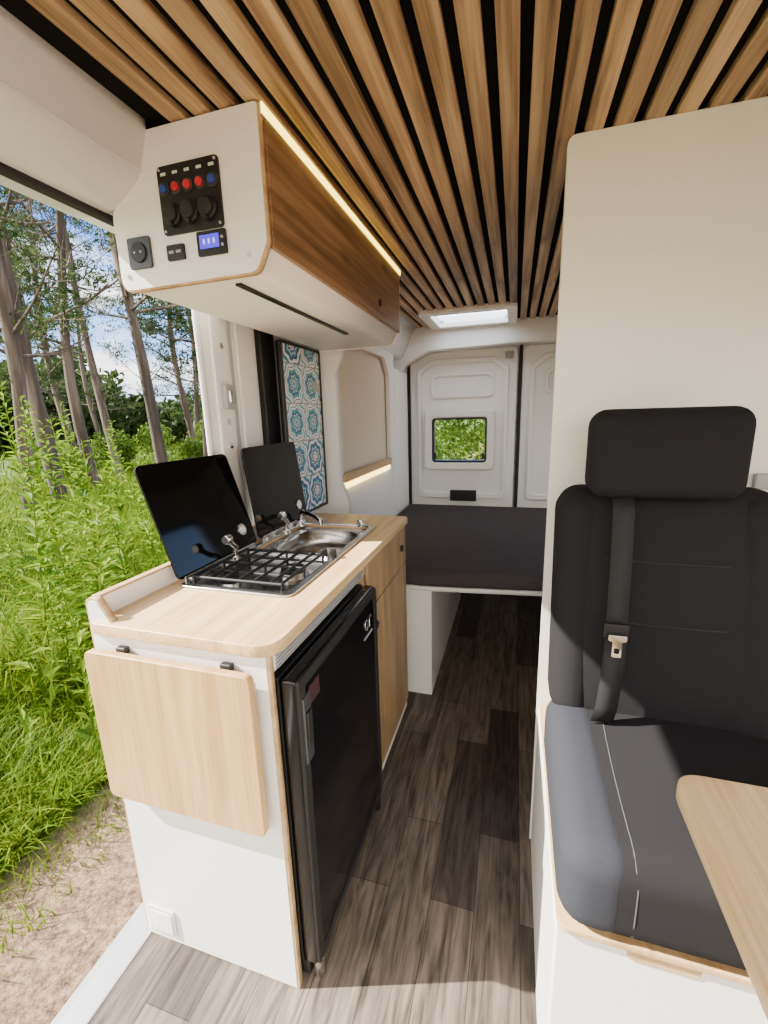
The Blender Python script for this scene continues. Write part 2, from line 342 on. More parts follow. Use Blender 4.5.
plate('bed_side_frame','YZ',[rpoly([(1.94,.6),(2.95,.6),(2.95,1.78),(1.94,1.78)],[0,0,.1,0]),rpoly([(1.975,.99),(2.84,.99),(2.84,1.56),(2.74,1.66),(1.975,1.66)],[.03,.04,.08,.08,.04])],-.83,-.80,WHITE,wl,.004)
box('recess_back',-.95,-.835,1.94,2.95,.6,1.78,BEIGE,wl,0)
box('shelf',-.835,-.79,1.97,2.80,.985,1.0,PLY,wl,.002)
box('shelf_lip',-.80,-.785,1.95,2.80,.99,1.03,PLY,wl,.002)
box('shelf_led',-.80,-.782,1.955,2.75,.960,.986,LED2,wl,.003)
plate('upper_curve','XZ',[rpoly([(-.95,1.70),(-.80,1.70),(-.70,1.905),(-.95,1.905)],[0,.03,0,0])],1.94,3.2,BODY,wl)
box('corner_post',-.95,-.79,2.95,3.3,.5,1.62,BODY,wl,.02)
plate('wall_right','YZ',[[(-.5,0),(3.4,0),(3.4,1.905),(-.5,1.905)],rrect(-.35,.95,.95,1.55,.06),rrect(1.9,3.0,.85,1.55,.06)],.90,.95,CREAM)
plate('window_2','YZ',[rrect(-.38,.98,.92,1.58,.07),rrect(-.33,.93,.97,1.53,.06)],.885,.905,BLACK,bevel=.003)
plate('rear_fill_window','YZ',[rrect(1.87,3.03,.82,1.58,.07),rrect(1.92,2.98,.87,1.53,.06)],.885,.905,BLACK,bevel=.003)  # opening out of view, added and sized to brighten the rear
WX=(-.665,-.145); WZ=(.885,1.33)
plate('wall_rear','XZ',[[(-.95,-.3),(.95,-.3),(.95,1.93),(-.95,1.93)],rrect(WX[0]+.04,WX[1]-.04,WZ[0]+.04,WZ[1]-.04,.04)],3.41,3.44,BODY)
for nm,xa,xb in (('door_1',-.785,.005),('door_2',.03,.82)):
    d=G(nm)
    hole=rrect(WX[0]+.035,WX[1]-.035,WZ[0]+.035,WZ[1]-.035,.04)
    ol=[rpoly([(xa,.0),(xb,.0),(xb,1.76),(xa,1.76)],[.02,.02,.05,.05])]
    plate('leaf','XZ',ol+([hole] if nm=='door_1' else []),3.365,3.40,BODY,d,.01)
    m=.06
    plate('swage_upper','XZ',[rpoly([(xa+m,.66),(xb-m,.66),(xb-m,1.62),(xb-.16,1.70),(xa+.16,1.70),(xa+m,1.62)],.05),rpoly([(xa+m+.03,.70),(xb-m-.03,.70),(xb-m-.03,1.60),(xb-.18,1.665),(xa+.18,1.665),(xa+m+.03,1.60)],.045)],3.345,3.368,BODY,d,.006)
    plate('swage_top','XZ',[rrect(xa+.16,xb-.16,1.42,1.6,.05),rrect(xa+.185,xb-.185,1.445,1.575,.04)],3.350,3.367,BODY,d,.005)
    box('lower_panel',xa+.05,xb-.05,3.35,3.366,.15,.6,BODY,d,.01)
    wire('seal',[(xa-.008,3.36,.02),(xa-.008,3.36,1.77)],.012,RUBBER,d)
    cyl('hinge',(xb-.05,3.345,1.70),.010,.05,'Z',GREY,d); box('hinge_plate',xb-.09,xb-.03,3.34,3.35,1.68,1.725,GREY,d)
box('door_latch',-.47,-.27,3.33,3.352,.640,.725,BLACK,bpy.data.objects['door_1'],.004)
w1=G('window_1')
plate('outer_frame','XZ',[rrect(*WX,*WZ,.045),rrect(WX[0]+.055,WX[1]-.055,WZ[0]+.055,WZ[1]-.055,.03)],3.312,3.352,WHITE,w1,.010)
plate('black_gasket','XZ',[rrect(WX[0]+.052,WX[1]-.052,WZ[0]+.052,WZ[1]-.052,.03),rrect(WX[0]+.068,WX[1]-.068,WZ[0]+.068,WZ[1]-.068,.02)],3.326,3.41,BLACK,w1)
box('pane',WX[0]+.05,WX[1]-.05,3.412,3.416,WZ[0]+.05,WZ[1]-.05,WINGL,w1,0)
for xx in (WX[0]+.08,WX[1]-.08):
    box('catch',xx-.008,xx+.008,3.325,3.36,WZ[0]+.08,WZ[0]+.13,BLACK,w1)
bm_=G('trim_roof_beam')
plate('beam','XZ',[rpoly([(-.92,1.905),(-.92,1.45),(-.86,1.50),(-.80,1.66),(-.62,1.745),(.0,1.76),(.75,1.745),(.92,1.6),(.92,1.905)],[0,.0,.05,.1,.2,.1,.1,0,0])],3.18,3.33,BODY,bm_,.0)
sk=G('roof_hatch')
plate('hatch_frame','XY',[rrect(-.575,-.012,2.66,3.17,.04),rrect(-.51,-.07,2.73,3.11,.03)],1.872,1.90,WHITE,sk,.006)
plate('hatch_reveal','XY',[rrect(-.53,-.05,2.725,3.12,.04),rrect(-.515,-.065,2.735,3.11,.03)],1.90,1.945,WHITE,sk)
box('hatch_pane',-.53,-.05,2.73,3.12,1.945,1.955,FROST_GLOW,sk,.0)
box('blind_bar',-.49,-.09,2.745,2.757,1.876,1.890,GREY,sk,.004)
pt=G('wall_partition')
plate('board','XZ',[rpoly([(.088,0),(.90,0),(.90,1.89),(.088,1.89)],[0,0,0,.02])],1.17,1.19,CREAM,pt,.002)
box('dark_edge',.10,.125,1.19,1.245,.95,1.62,BLACK,pt,.004)
box('grey_edge',.094,.10,1.19,1.24,0,1.88,LGREY,pt,.001)
box('strip',.52,.90,1.155,1.17,1.12,1.155,GREY,pt,.003)
# ------------------------------------------------------------ kitchen unit
k=G('kitchen_cabinet')
endo=[(-.878,.0),(-.436,.0),(-.436,.868),(-.80,.868),(-.845,.94),(-.878,.94)]
er=[0,0,.004,.05,.012,.05]
plate('end_panel_ply','XZ',[rpoly(endo,er)],.647,.662,PLY,k)
plate('end_panel_laminate','XZ',[rpoly([(-.872,.004),(-.442,.004),(-.442,.863),(-.80,.863),(-.847,.934),(-.872,.934)],er)],.6455,.6475,WHITE,k)
plate('far_end_panel','XZ',[rrect(-.872,-.436,0,.868,.003)],1.70,1.715,PLY,k)
HX=(-.825,-.495); HY=(.845,1.545); YS=1.150
plate('countertop','XY',[rpoly([(-.862,.635),(-.418,.635),(-.418,1.73),(-.862,1.73)],[.01,.055,.03,0],8),rrect(HX[0]+.02,HX[1]-.02,HY[0]+.02,HY[1]-.02,.03)],.862,.888,BAMB,k,.003)
box('back_rim',-.872,-.858,.672,1.55,.87,.934,WHITE,k,.001)
box('back_rim_cap',-.876,-.856,.662,1.55,.934,.940,PLY,k,.002)
box('back_panel',-.872,-.862,.662,1.70,0,.862,WHITE,k,.0)
box('fridge_divider',-.86,-.437,1.185,1.20,0,.862,PLY,k,.001)
box('top_rail',-.46,-.438,.662,1.70,.818,.862,WHITE,k,.001)
for i in range(5):
    box('vent_slat',-.439,-.433,.672,1.18,.822+i*.008,.8255+i*.008,GREY,k,.0005)
box('oak_drawer',-.437,-.425,1.205,1.695,.70,.855,OAKL,k,.002)
box('oak_door',-.437,-.425,1.205,1.695,.045,.694,OAKL,k,.002)
cyl('push_latch',(-.422,1.62,.78),.014,.008,'X',BLACK,k); cyl('push_latch_2',(-.422,1.27,.62),.014,.008,'X',BLACK,k)
box('plinth',-.445,-.432,1.20,1.70,0,.04,WHITE,k,.001)
plate('service_hatch','XZ',[rrect(-.855,-.775,.025,.105,.008)],.640,.646,LGREY,k,.001)
plate('service_hatch_lid','XZ',[rrect(-.847,-.783,.033,.097,.006)],.638,.641,WHITE,k,.001)
fb=G('folding_shelf')
plate('board','XZ',[rrect(-.866,-.459,.466,.834,.018)],.612,.630,BAMBX,fb,.003)
for xx in (-.785,-.525):
    box('hinge',xx-.013,xx+.013,.631,.6445,.826,.841,BLACK,fb,.003)
    box('bracket_arm',xx-.008,xx+.008,.630,.6445,.62,.826,STEEL,fb,.001)
fr=G('mini_fridge')
DKG=plain('dark_grey_plastic',(.03,.03,.033),.35)
box('body',-.85,-.435,.672,1.178,.03,.80,BLACK,fr,.004)
box('door',-.432,-.396,.668,1.178,.055,.80,FRIDGE,fr,.008,3)
plate('door_bezel','YZ',[rrect(.67,1.176,.057,.798,.012),rrect(.695,1.155,.085,.775,.01)],-.398,-.390,BLACK,fr,.002)
plate('door_face','YZ',[rrect(.70,1.15,.09,.77,.01)],-.397,-.393,FRIDGE,fr,.001)
box('handle',-.395,-.386,.678,.712,.60,.755,DKG,fr,.004)
box('handle_grip',-.388,-.382,.684,.706,.64,.72,BLACK,fr,.002)
box('label',-.3945,-.3925,.715,.765,.715,.758,plain('fridge_red_patch',(.035,.008,.014),.4),fr,0)  # small dark red rectangle on the fridge door
wire('logo_ring',[(-.391,1.08+.012*math.cos(t),.715+.016*math.sin(t)) for t in np.linspace(.6,5.6,20)],.0012,CHROME,fr)
wire('logo_stroke',[(-.391,1.105,.70),(-.391,1.105,.730),(-.391,1.125,.730)],.0012,CHROME,fr)
box('logo_name',-.3925,-.3905,1.06,1.13,.677,.682,GREY,fr,0)
box('kick_grille',-.44,-.42,.672,1.178,.012,.05,BLACK,fr,.003)
cyl('foot',(-.405,.69,.028),.014,.05,'Z',STEEL,fr); cyl('foot',(-.405,1.15,.028),.014,.05,'Z',BLACK,fr)
cyl('rear_foot',(-.82,.7,.015),.014,.03,'Z',BLACK,fr)
hb=G('hob_sink_unit')
z=.888
rings=[rrect(*HX,*HY,.035,8),rrect(HX[0]+.022,HX[1]-.022,HY[0]+.022,YS-.012,.03,6),rrect(HX[0]+.022,HX[1]-.022,YS+.012,HY[1]-.022,.04,6)]
plate('steel_rim','XY',rings,z,z+.007,STEEL,hb,.0025)
plate('hob_pan','XY',[rrect(HX[0]+.015,HX[1]-.015,HY[0]+.015,YS-.006,.03)],z-.030,z-.027,STEEL,hb)
plate('hob_pan_wall','XY',[rrect(HX[0]+.018,HX[1]-.018,HY[0]+.018,YS-.008,.03),rrect(HX[0]+.022,HX[1]-.022,HY[0]+.022,YS-.012,.03)],z-.028,z+.003,STEEL,hb)
SB=(-.765,-.525,1.185,1.475)
plate('sink_deck','XY',[rrect(HX[0]+.015,HX[1]-.015,YS+.006,HY[1]-.015,.04),rrect(*SB,.10,10)],z-.010,z-.006,STEEL,hb,.001)
plate('sink_wall','XY',[rrect(SB[0]-.003,SB[1]+.003,SB[2]-.003,SB[3]+.003,.102,10),rrect(*SB,.10,10)],z-.13,z-.007,STEEL,hb)
plate('sink_bottom','XY',[rrect(SB[0]-.003,SB[1]+.003,SB[2]-.003,SB[3]+.003,.102,10)],z-.135,z-.13,STEEL,hb)
cyl('sink_drain',(-.645,1.34,z-.128),.025,.004,'Z',CHROME,hb)
for (bx,by,br) in ((-.73,.945,.036),(-.60,1.055,.046)):
    cyl('burner_base',(bx,by,z-.020),br,.016,'Z',STEEL,hb,r2=br*.8); cyl('burner_cap',(bx,by,z-.006),br*.75,.012,'Z',IRON,hb,b=.003)
zg=z+.022
for xx in (-.79,-.745,-.70,-.655,-.61,-.565,-.535): wire('grid_bar',[(xx,.88,zg),(xx,1.12,zg)],.0042,IRON,hb)
for yy in (.88,.935,1.0,1.06,1.12): wire('grid_cross',[(-.79,yy,zg-.003),(-.535,yy,zg-.003)],.0042,IRON,hb)
for xx in (-.79,-.655,-.535):
    for yy in (.88,1.0,1.12): wire('grid_leg',[(xx,yy,zg),(xx,yy,z-.027)],.0035,IRON,hb)
for i in range(2):
    cyl('gas_knob',(-.515-.03*i,YS,z+.017),.011,.02,'Z',BLACK,hb,b=.002)
wire('faucet',[(-.795,1.49,z),(-.795,1.49,z+.050),(-.78,1.48,z+.062),(-.70,1.42,z+.058),(-.665,1.395,z+.052),(-.66,1.39,z+.035)],.009,CHROME,hb)
cyl('faucet_base',(-.795,1.49,z+.014),.017,.028,'Z',CHROME,hb,b=.003)
cyl('tap_knob',(-.55,1.505,z+.02),.016,.03,'Z',CHROME,hb,b=.004)
def lid(name,y0,y1,xb,zb,xt,zt,parent):
    L=math.hypot(xt-xb,zt-zb)
    o=plate(name,'YZ',[rrect(y0,y1,0,L,.022,8)],-.003,.003,GLASSB,parent,.001)
    a=math.atan2(xt-xb,zt-zb)
    T=Matrix.Translation((xb,0,zb))@Matrix.Rotation(a,4,'Y')
    o.data.transform(T)
    yy=y1-.06
    q=cyl('glass_disc',(.005,yy,.060),.019,.006,'X',CHROME,parent); q.data.transform(T)
    q=cyl('glass_disc_cap',(.009,yy,.060),.011,.004,'X',WHITE,parent); q.data.transform(T)
    box('hinge_rail',xb-.006,xb+.006,y0+.02,y1-.02,zb-.012,zb+.006,STEEL,parent,.002)
    for yy in (y0+.05,y1-.05): box('hinge_foot',xb-.01,xb+.012,yy-.015,yy+.015,z+.005,zb,STEEL,parent,.002)
lid('glass_lid_hob',.855,1.222,-.822,.900,-.915,1.198,hb)
lid('glass_lid_sink',1.232,1.595,-.822,.905,-.860,1.214,hb)
for yy in (1.055,1.365):
    wire('lid_stay',[(-.79,yy,z+.004),(-.79,yy,z+.035),(-.778,yy-.01,z+.05),(-.782,yy-.035,z+.075)],.008,CHROME,hb)
    cyl('stay_head',(-.782,yy-.04,z+.082),.014,.022,'Y',CHROME,hb,b=.003)
    cyl('stay_base',(-.79,yy,z+.012),.014,.02,'Z',CHROME,hb,b=.003)
# ------------------------------------------------------------ overhead cabinet
oc=G('overhead_cabinet')
ol=[(-.742,1.888),(-.484,1.888),(-.484,1.65),(-.512,1.596),(-.862,1.592),(-.862,1.75)]
plate('end_face_ply','XZ',[rpoly(ol,[.0,.006,.02,.03,.03,.04])],.855,.868,PLY,oc)
ol2=[(-.744,1.887),(-.487,1.887),(-.487,1.651),(-.514,1.599),(-.859,1.595),(-.859,1.75)]
plate('end_face','XZ',[rpoly(ol2,[.0,.006,.02,.03,.03,.04])],.852,.856,WHITE,oc)
ol3=[(-.742,1.888),(-.492,1.888),(-.492,1.65),(-.518,1.598),(-.862,1.597),(-.862,1.75)]
plate('carcass','XZ',[rpoly(ol3,[.0,.006,.02,.03,.03,.04])],.868,1.89,WHITE,oc)
plate('far_end_face','XZ',[rpoly(ol,[.0,.006,.02,.03,.03,.04])],1.89,1.905,WHITE,oc)
box('oak_flap_door',-.493,-.480,.870,1.886,1.645,1.866,OAKD,oc,.002)
box('led_channel',-.490,-.479,.857,1.90,1.868,1.887,ALU,oc,.001)
box('led_profile',-.480,-.4765,.856,1.897,1.8685,1.8865,LED,oc,.0005)
box('underside_slot',-.60,-.585,.90,1.55,1.592,1.5975,BLACK,oc,.001)
cyl('push_lock',(-.478,1.60,1.70),.012,.006,'X',BLACK,oc)
for xx,zz in ((-.84,1.625),(-.53,1.632)): cyl('screw_cap',(xx,.851,zz),.005,.003,'Y',LGREY,oc)
yf=.852
cp=G('electrical_control_panel')
plate('switch_plate','XZ',[rrect(-.726,-.578,1.688,1.815,.01)],yf-.005,yf,BLACK,cp,.001)
for i in range(5):
    xx=-.71+i*.029
    box('label',xx-.006,xx+.006,yf-.006,yf-.004,1.797,1.802,LGREY,cp,0)
    cyl('push_button',(xx,yf-.008,1.772),.008,.010,'Y',[BLUEB,RED,RED,RED,BLUEB][i],cp,b=.002)
    cyl('button_ring',(xx,yf-.006,1.772),.013,.004,'Y',DKG,cp)
for xx in (-.695,-.652,-.609):
    cyl('socket_ring',(xx,yf-.009,1.724),.021,.010,'Y',BLACK,cp,b=.003); cyl('socket_cap',(xx,yf-.017,1.724),.016,.010,'Y',RUBBER,cp,b=.003)
    box('cap_tab',xx-.004,xx+.004,yf-.02,yf-.004,1.700,1.708,BLACK,cp,.001)
for xx,zz in ((-.719,1.808),(-.585,1.808),(-.719,1.695),(-.585,1.695)): cyl('plate_screw',(xx,yf-.006,zz),.0028,.003,'Y',GREY,cp)
ps=G('power_socket')
plate('socket_plate','XZ',[rrect(-.826,-.766,1.634,1.696,.006)],yf-.006,yf,plain('dark_grey_socket',(.03,.04,.05),.4),ps,.001)
cyl('socket_well',(-.796,yf-.007,1.665),.020,.006,'Y',BLACK,ps); 
for dx in (-.008,.008): cyl('pin_hole',(-.796+dx,yf-.0105,1.665),.0025,.002,'Y',GREY,ps)
us=G('usb_outlet')
plate('usb_plate','XZ',[rrect(-.724,-.680,1.640,1.670,.003)],yf-.006,yf,BLACK,us,.001)
for dx in (-.009,.009): box('port',-.702+dx-.006,-.702+dx+.006,yf-.0075,yf-.005,1.653,1.658,GREY,us,0)
ds=G('digital_display')
plate('bezel','XZ',[rrect(-.646,-.576,1.639,1.685,.004)],yf-.006,yf,BLACK,ds,.001)
box('screen',-.638,-.592,yf-.0075,yf-.005,1.652,1.677,BLUE,ds,0)
for dx in (-.012,0,.012): box('digit',-.615+dx-.002,-.615+dx+.002,yf-.0085,yf-.0073,1.660,1.669,plain('digit_glow',(.5,.5,1),.4,emis=(.5,.5,1),estr=1.2),ds,0)
for i in range(2): cyl('key',(-.584,yf-.007,1.655+i*.014),.003,.003,'Y',GREY,ds)
# ------------------------------------------------------------ bed
bd=G('bed')
plate('slat_base','XY',[rpoly([(-.79,1.80),(-.34,1.80),(.89,1.93),(.89,3.30),(-.79,3.30)],0)],.530,.548,PLY,bd)
plate('base_edge','XY',[rpoly([(-.79,1.795),(-.34,1.795),(.89,1.925),(.89,1.94),(-.34,1.81),(-.79,1.81)],0)],.530,.550,WHITE,bd)
plate('mattress','XY',[rpoly([(-.785,1.785),(-.34,1.785),(.88,1.91),(.88,3.27),(-.785,3.27)],[.03,.3,.03,.05,.05])],.550,.624,SHEET,bd,.026,True)
box('support_panel',-.88,-.335,1.80,1.815,0,.530,WHITE,bd,.001)
box('support_side',-.35,-.335,1.815,2.95,0,.530,WHITE,bd,.001)
box('support_right',.42,.435,1.98,2.95,0,.530,WHITE,bd,.001)
wire('cross_bar',[(-.335,2.93,.42),(.42,2.93,.42)],.012,BLACK,bd)
wire('cross_bar_2',[(-.335,2.35,.51),(.42,2.35,.51)],.012,GREY,bd)
# ------------------------------------------------------------ bench seat
bs=G('bench_seat')
box('base_box',.092,.60,.598,1.16,0,.481,WHITE,bs,.006,3)
plate('base_ply_top','XY',[rrect(.094,.60,.588,1.16,.02)],.481,.492,PLY,bs,.001)
plate('front_cutout','XZ',[rrect(.20,.30,.455,.474,.008)],.595,.600,PLY,bs,.001)
c1=soft('seat_cushion',.100,.53,.578,1.02,.492,.650,FABRIC,bs,.045,crown=.012)
c2=soft('seat_bolster',.092,.205,.576,1.00,.493,.655,FABRIC_SUN,bs,.045,crown=.006)
sh=.16
b1=soft('backrest',.102,.53,.93,1.06,.60,1.135,FABRIC,bs,.05,shear=sh,zref=.62,crown=.015,crownaxis='y')
soft('backrest_bolster',.098,.190,.920,1.055,.62,1.125,FABRIC,bs,.045,shear=sh,zref=.62)
soft('backrest_bolster_r',.43,.545,.920,1.055,.62,1.125,FABRIC,bs,.04,shear=sh,zref=.62)
soft('headrest',.150,.430,.955,1.06,1.125,1.305,FABRIC,bs,.035,crown=.012,crownaxis='y')
for xx in (.24,.335): cyl('headrest_post',(xx,1.03,1.12),.006,.10,'Z',CHROME,bs)
pts=[]
for i in range(26):
    yy=.965-(.965-.590)*i/25; h=cast([c1,c2],(.206-.012*math.sin(i/25*2.2),yy,.9),(0,0,-1))
    if h is not None: pts.append(tuple(h+Vector((0,0,.0001))))
for zz in (.61,.58,.55,.52):
    h=cast([c1,c2],(.198,.4,zz),(0,1,0))
    if h is not None: pts.append(tuple(h-Vector((0,.0002,0))))
wire('seam_cushion',pts,.0011,STITCH,bs)
for zz in (.86,.99):
    pts=[]
    for i in range(16):
        h=cast([b1],(.195+.23*i/15,.5,zz),(0,1,0))
        if h is not None: pts.append(tuple(h))
    wire('seam_back',pts,.0014,BLACK,bs)
sb=G('seat_belt')
def strap(name,pts,wd,parent):
    vs=[];fs=[]
    for i,(x_,y_,z_) in enumerate(pts):
        vs+=[(x_-wd/2,y_,z_),(x_+wd/2,y_,z_)]
    for i in range(len(pts)-1): fs.append((2*i,2*i+1,2*i+3,2*i+2))
    me=bpy.data.meshes.new(name); me.from_pydata(vs,[],fs); o=put(name,me,STRAP,parent,True)
    m=o.modifiers.new('s','SOLIDIFY'); m.thickness=.003; return o
strap('shoulder_strap',[(.222,1.04,1.142),(.220,.992,1.132),(.219,.965,1.10),(.218,.945,1.0),(.216,.925,.88),(.214,.905,.78),(.204,.892,.69),(.200,.895,.664)],.040,sb)
strap('lap_strap',[(.212,.905,.845),(.207,.89,.77),(.200,.882,.70),(.194,.885,.664)],.038,sb)
box('tongue_plate',.188,.236,.900,.910,.848,.880,BLACK,sb,.003)
plate('tongue','XZ',[rpoly([(.196,.860),(.230,.860),(.230,.848),(.222,.846),(.222,.812),(.204,.812),(.204,.846),(.196,.848)],.003),rrect(.208,.218,.820,.832,.002)],.890,.895,CHROME,sb,.0005)
tb=G('dining_table')
plate('table_top','XY',[rpoly([(.257,-.02),(.86,-.02),(.86,.687),(.257,.687)],[.05,.02,.02,.045],8)],.715,.740,BAMBT,tb,.003)
cyl('table_leg',(.62,.28,.36),.03,.71,'Z',ALU,tb); cyl('table_foot',(.62,.28,.006),.09,.012,'Z',ALU,tb)
# ------------------------------------------------------------ outdoors
GZ=-.45
me=bpy.data.meshes.new('ground'); me.from_pydata([(-150,-150,GZ),(150,-150,GZ),(150,150,GZ),(-150,150,GZ)],[],[(0,1,2,3)]); put('ground',me,GROUND)
def blades(name,P,Hh,W,lean,mat):
    n=len(P); a=rng.uniform(0,2*np.pi,n); dx,dy=np.cos(a),np.sin(a); fa=a+np.pi/2+rng.uniform(-.6,.6,n); wx,wy=np.cos(fa),np.sin(fa)
    lv=[0,.4,.75,1.]; ws=[1,.85,.5,0]; V=np.zeros((n,7,3)); idx=0
    for t,w_ in zip(lv,ws):
        cx=P[:,0]+dx*lean*Hh*t*t; cy=P[:,1]+dy*lean*Hh*t*t; cz=P[:,2]+Hh*(t-.35*lean*t*t)
        if w_>0:
            V[:,idx]=np.stack([cx-wx*W*w_/2,cy-wy*W*w_/2,cz],1); V[:,idx+1]=np.stack([cx+wx*W*w_/2,cy+wy*W*w_/2,cz],1); idx+=2
        else: V[:,idx]=np.stack([cx,cy,cz],1)
    base=(np.arange(n)*7)[:,None]
    q=np.concatenate([base+np.array([[0,1,3,2]]),base+np.array([[2,3,5,4]])],0).tolist(); t3=(base+np.array([[4,5,6]])).tolist()
    me=bpy.data.meshes.new(name); me.from_pydata(V.reshape(-1,3).tolist(),[],q+t3)
    return put(name,me,mat)
n=85000
d=1.9+ (rng.random(n)**1.9)*13
ratio=rng.uniform(.3,1.9,n)
P=np.stack([-d,d*ratio*.95,np.full(n,GZ)],1)
cl=np.sin(P[:,0]*3.1+1.3*np.sin(P[:,1]*2.3))*np.sin(P[:,1]*2.7+P[:,0])
hh=rng.uniform(.18,.66,n)*np.clip((d-1.7)*1.2,.3,1)*(.8+.45*cl)
blades('meadow_grass',P,hh,rng.uniform(.004,.012,n)*np.clip(d/4,1,3.2),rng.uniform(.2,1.2,n),GRASSM)
n=1600
P=np.stack([rng.uniform(-2.1,-1.55,n),rng.uniform(.4,3.2,n),np.full(n,GZ)],1)
blades('path_edge_tufts',P,rng.uniform(.03,.12,n),rng.uniform(.003,.007,n),rng.uniform(.4,1.3,n),GRASSM)
n=16000
P=np.stack([rng.uniform(-50,4,n),rng.uniform(6,45,n),np.full(n,GZ)],1)
blades('far_meadow_grass',P,rng.uniform(.3,.7,n),rng.uniform(.03,.08,n),rng.uniform(.2,.9,n),GRASSM)
vs=[];fs=[]
def leaf(vs,fs,c,dirv,L,W):
    dirv=Vector(dirv).normalized(); side=dirv.cross(Vector((0,0,1)));
    if side.length<.01: side=Vector((1,0,0))
    side.normalize(); b=len(vs); c=Vector(c)
    m=c+dirv*L*.5+Vector((0,0,L*.06)); e=c+dirv*L-Vector((0,0,L*.12))
    vs+= [tuple(c),tuple(m+side*W),tuple(e),tuple(m-side*W)]; fs.append((b,b+1,b+2,b+3))
def weed(px,py,h,lsz):
    lx,ly=random.uniform(-.15,.15),random.uniform(-.15,.15)
    b=len(vs); r=.006
    for t in (0,1):
        for kx,ky in ((r,0),(-r,r),(-r,-r)):
            vs.append((px+lx*t*h+kx*(1-t*.6),py+ly*t*h+ky*(1-t*.6),GZ+h*t))
    for i in range(3): fs.append((b+i,b+(i+1)%3,b+3+(i+1)%3,b+3+i))
    nl=int(h*50)
    for i in range(nl):
        t=i/nl; a=random.uniform(0,6.28)
        L=lsz*(1.05-t*.75)*random.uniform(.7,1.2)
        leaf(vs,fs,(px+lx*t*h,py+ly*t*h,GZ+h*(.05+.95*t)),(math.cos(a),math.sin(a),random.uniform(.2,1.0)),L,L*.15)
for i in range(75):
    dd=random.uniform(2.1,6); rt=random.uniform(.45,1.4)
    weed(-dd,dd*rt,random.uniform(.4,1.05),random.uniform(.08,.18))
for (a_,b_,h_) in ((-3.0,2.15,1.95),(-3.2,2.5,1.8),(-3.5,2.35,1.95),(-2.9,2.3,1.65),(-3.9,3.1,1.85),(-4.2,3.0,1.8),(-3.4,2.9,1.7),(-3.1,1.95,1.8),(-4.6,4.4,1.6),(-4.0,3.9,1.5),(-3.3,2.2,2.05),(-3.6,2.7,1.9),(-4.4,3.3,2.0),(-5.0,4.1,1.8),(-2.8,2.05,1.5)):
    weed(a_,b_,h_,.22)
me=bpy.data.meshes.new('tall_weeds'); me.from_pydata(vs,[],fs); put('tall_weeds',me,WEEDM)
def clump(cs,per,size,name,mat,parent=None,flat=.6,slim=.45):
    V=[]
    for (cx,cy,cz,R) in cs:
        u=rng.normal(size=(per,3)); u/=np.linalg.norm(u,axis=1)[:,None]; rad=R*rng.random(per)**.4
        c=np.array([cx,cy,cz])+u*rad[:,None]*np.array([1,1,flat])
        a=rng.normal(size=(per,3)); a/=np.linalg.norm(a,axis=1)[:,None]; b=np.cross(a,rng.normal(size=(per,3))); b/=np.linalg.norm(b,axis=1)[:,None]
        s=size*rng.uniform(.6,1.4,per)[:,None]
        T=np.stack([c-a*s,c+b*s*slim,c+a*s,c-b*s*slim],1); V.append(T.reshape(-1,3))
    V=np.concatenate(V); nn=len(V)//4
    me=bpy.data.meshes.new(name); me.from_pydata(V.tolist(),[],(np.arange(nn)[:,None]*4+np.arange(4)).tolist())
    return put(name,me,mat,parent)
def tree(x,y,h,r,lean,fol,low,leafy):
    t=G('pine_tree'); pts=[];rad=[]
    for i in range(13):
        q=i/12; pts.append((x+lean[0]*q*h+.16*math.sin(q*7+x),y+lean[1]*q*h+.14*math.cos(q*6+y),GZ-.1+q*h)); rad.append((1-.65*q)*(1+.08*math.sin(i*2.3+x)))
    wire('trunk',pts,r,BARK,t,radii=rad,res=3)
    cs=[];segs=[]
    for j in range(fol):
        q=random.uniform(low,1); i0=min(11,int(q*12)); b=Vector(pts[i0]).lerp(Vector(pts[i0+1]),q*12%1)
        a=random.uniform(0,6.28); L=random.uniform(.8,2.6)*(1.25-q*.6)
        e=b+Vector((math.cos(a)*L,math.sin(a)*L,random.uniform(.1,1.2)*L*.6)); m=b.lerp(e,.5)+Vector((0,0,-.1))
        segs.append(([tuple(b),tuple(m),tuple(e)],[r*.26,r*.16,r*.06]))
        for _ in range(6):
            s_=m.lerp(e,random.random()) if random.random()<.7 else b.lerp(m,random.random()); f_=s_+Vector((random.uniform(-.7,.7),random.uniform(-.7,.7),random.uniform(-.1,.8)))
            segs.append(([tuple(s_),tuple(f_)],[r*.08,r*.025]))
            if random.random()<leafy: cs.append((f_.x,f_.y,f_.z,random.uniform(.22,.5)))
    multiwire('branches',segs,BARK,t)
    if cs: clump(cs,110,.06,'foliage',PINEM,t,slim=.25)
def pos(u_ratio,dist):
    c=math.sqrt(1+u_ratio**2); return (-dist*u_ratio/c,dist/c)
for (rt,dist,h,r,ln,fol,low,lf) in ((1.52,9.5,10,.13,(.03,.01),16,.25,.25),(1.38,10.5,11,.15,(-.05,.0),18,.25,.25),(1.22,13,11,.13,(.05,-.02),18,.3,.25),(1.12,14.5,12,.12,(-.12,.02),18,.3,.2),
    (.935,10.5,9,.13,(-.10,-.02),16,.4,.2),(.86,17,10,.12,(.02,0),18,.25,.5),(.80,14,9,.10,(.03,.0),20,.2,.7),(1.3,21,12,.16,(0,0),22,.2,.7),(.97,26,12,.13,(-.03,0),20,.25,.5),(1.45,18,12,.14,(.05,0),22,.2,.7),(.83,22,12,.14,(.0,.03),22,.2,.9),(1.18,30,12,.14,(.0,.0),24,.2,.5),(1.40,26,12,.14,(.0,.0),24,.15,.9)):
    x_,y_=pos(rt,dist); tree(x_,y_,h,r,ln,fol,low,lf)
cs=[]
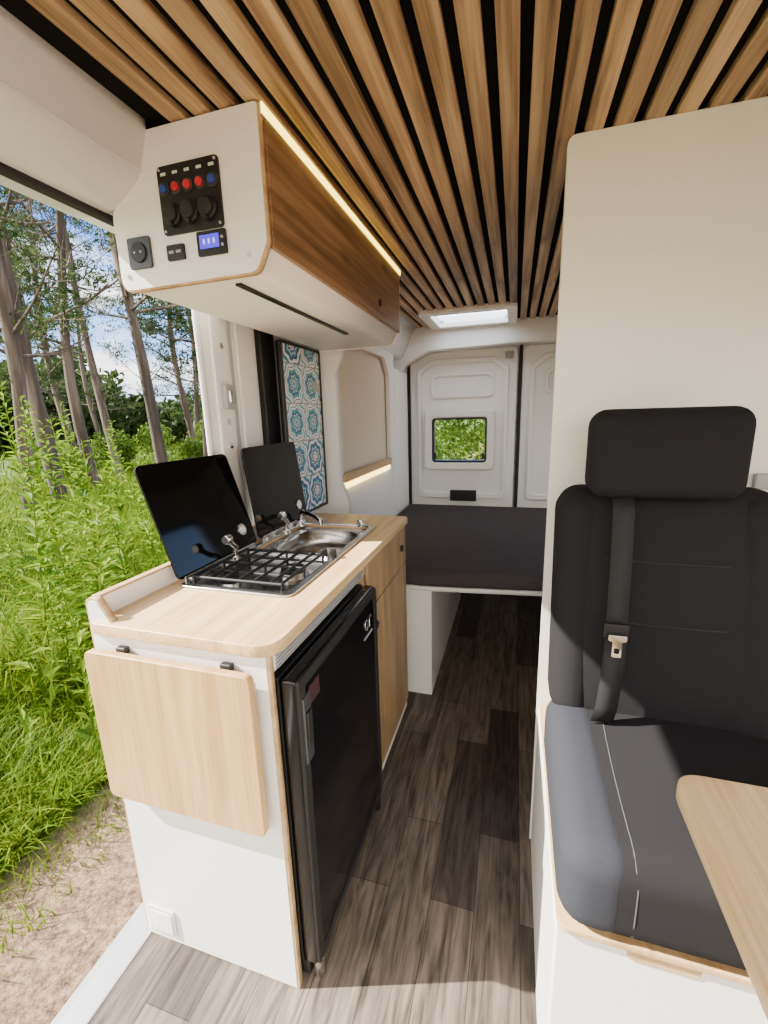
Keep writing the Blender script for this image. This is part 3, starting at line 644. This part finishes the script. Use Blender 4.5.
for i in range(110):
    rt=random.uniform(.5,2.0); dist=random.uniform(34,48); x_,y_=pos(rt,dist)
    top=3.0 if rt<1.15 else 5.5
    for j in range(3): cs.append((x_+random.uniform(-1.5,1.5),y_+random.uniform(-1.5,1.5),random.uniform(.3,top)*random.uniform(.6,1),random.uniform(.9,1.7)))
clump(cs,120,.3,'woodland_treeline',PINEM,flat=.9)
cs=[]
for (rt,dist,R) in ((1.13,17,.9),(1.10,17.5,.7),(.97,20,1.0),(.85,15,.7),(.8,19,1.0),(1.38,13,.8)):
    x_,y_=pos(rt,dist); cs+= [(x_+random.uniform(-.5,.5),y_+random.uniform(-.5,.5),GZ+R*.7,R),(x_,y_,GZ+R*1.2,R*.7)]
for i in range(14): cs.append((random.uniform(-4,3),random.uniform(9,13),GZ+random.uniform(.2,1.9),random.uniform(.7,1.1)))
clump(cs,900,.06,'wild_shrubs',BUSHM,flat=.85)
# ------------------------------------------------------------ light
sun=bpy.data.objects.new('sun',bpy.data.lights.new('sun','SUN')); COL.objects.link(sun)
sun.data.energy=30; sun.data.angle=.01; sun.data.color=(1,.94,.84)
sun.rotation_euler=Vector((.76,.24,-.66)).to_track_quat('-Z','Y').to_euler()
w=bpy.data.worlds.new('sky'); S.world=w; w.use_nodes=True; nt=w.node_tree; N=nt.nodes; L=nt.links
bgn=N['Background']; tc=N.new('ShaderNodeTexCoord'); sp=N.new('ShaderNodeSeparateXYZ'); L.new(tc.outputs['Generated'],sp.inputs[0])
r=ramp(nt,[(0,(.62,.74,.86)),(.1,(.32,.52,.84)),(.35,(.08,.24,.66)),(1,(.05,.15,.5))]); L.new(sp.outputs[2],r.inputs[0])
mp=N.new('ShaderNodeMapping'); mp.inputs['Scale'].default_value=(2.2,2.2,6); mp.inputs['Location'].default_value=(.3,.1,0); L.new(tc.outputs['Generated'],mp.inputs[0])
no=N.new('ShaderNodeTexNoise'); no.inputs['Scale'].default_value=1.6; no.inputs['Detail'].default_value=7; L.new(mp.outputs[0],no.inputs[0])
rc=ramp(nt,[(.52,(0,0,0)),(.64,(1,1,1))]); L.new(no.outputs['Fac'],rc.inputs[0])
# unseen sky behind the camera made bright warm white to warm the interior light
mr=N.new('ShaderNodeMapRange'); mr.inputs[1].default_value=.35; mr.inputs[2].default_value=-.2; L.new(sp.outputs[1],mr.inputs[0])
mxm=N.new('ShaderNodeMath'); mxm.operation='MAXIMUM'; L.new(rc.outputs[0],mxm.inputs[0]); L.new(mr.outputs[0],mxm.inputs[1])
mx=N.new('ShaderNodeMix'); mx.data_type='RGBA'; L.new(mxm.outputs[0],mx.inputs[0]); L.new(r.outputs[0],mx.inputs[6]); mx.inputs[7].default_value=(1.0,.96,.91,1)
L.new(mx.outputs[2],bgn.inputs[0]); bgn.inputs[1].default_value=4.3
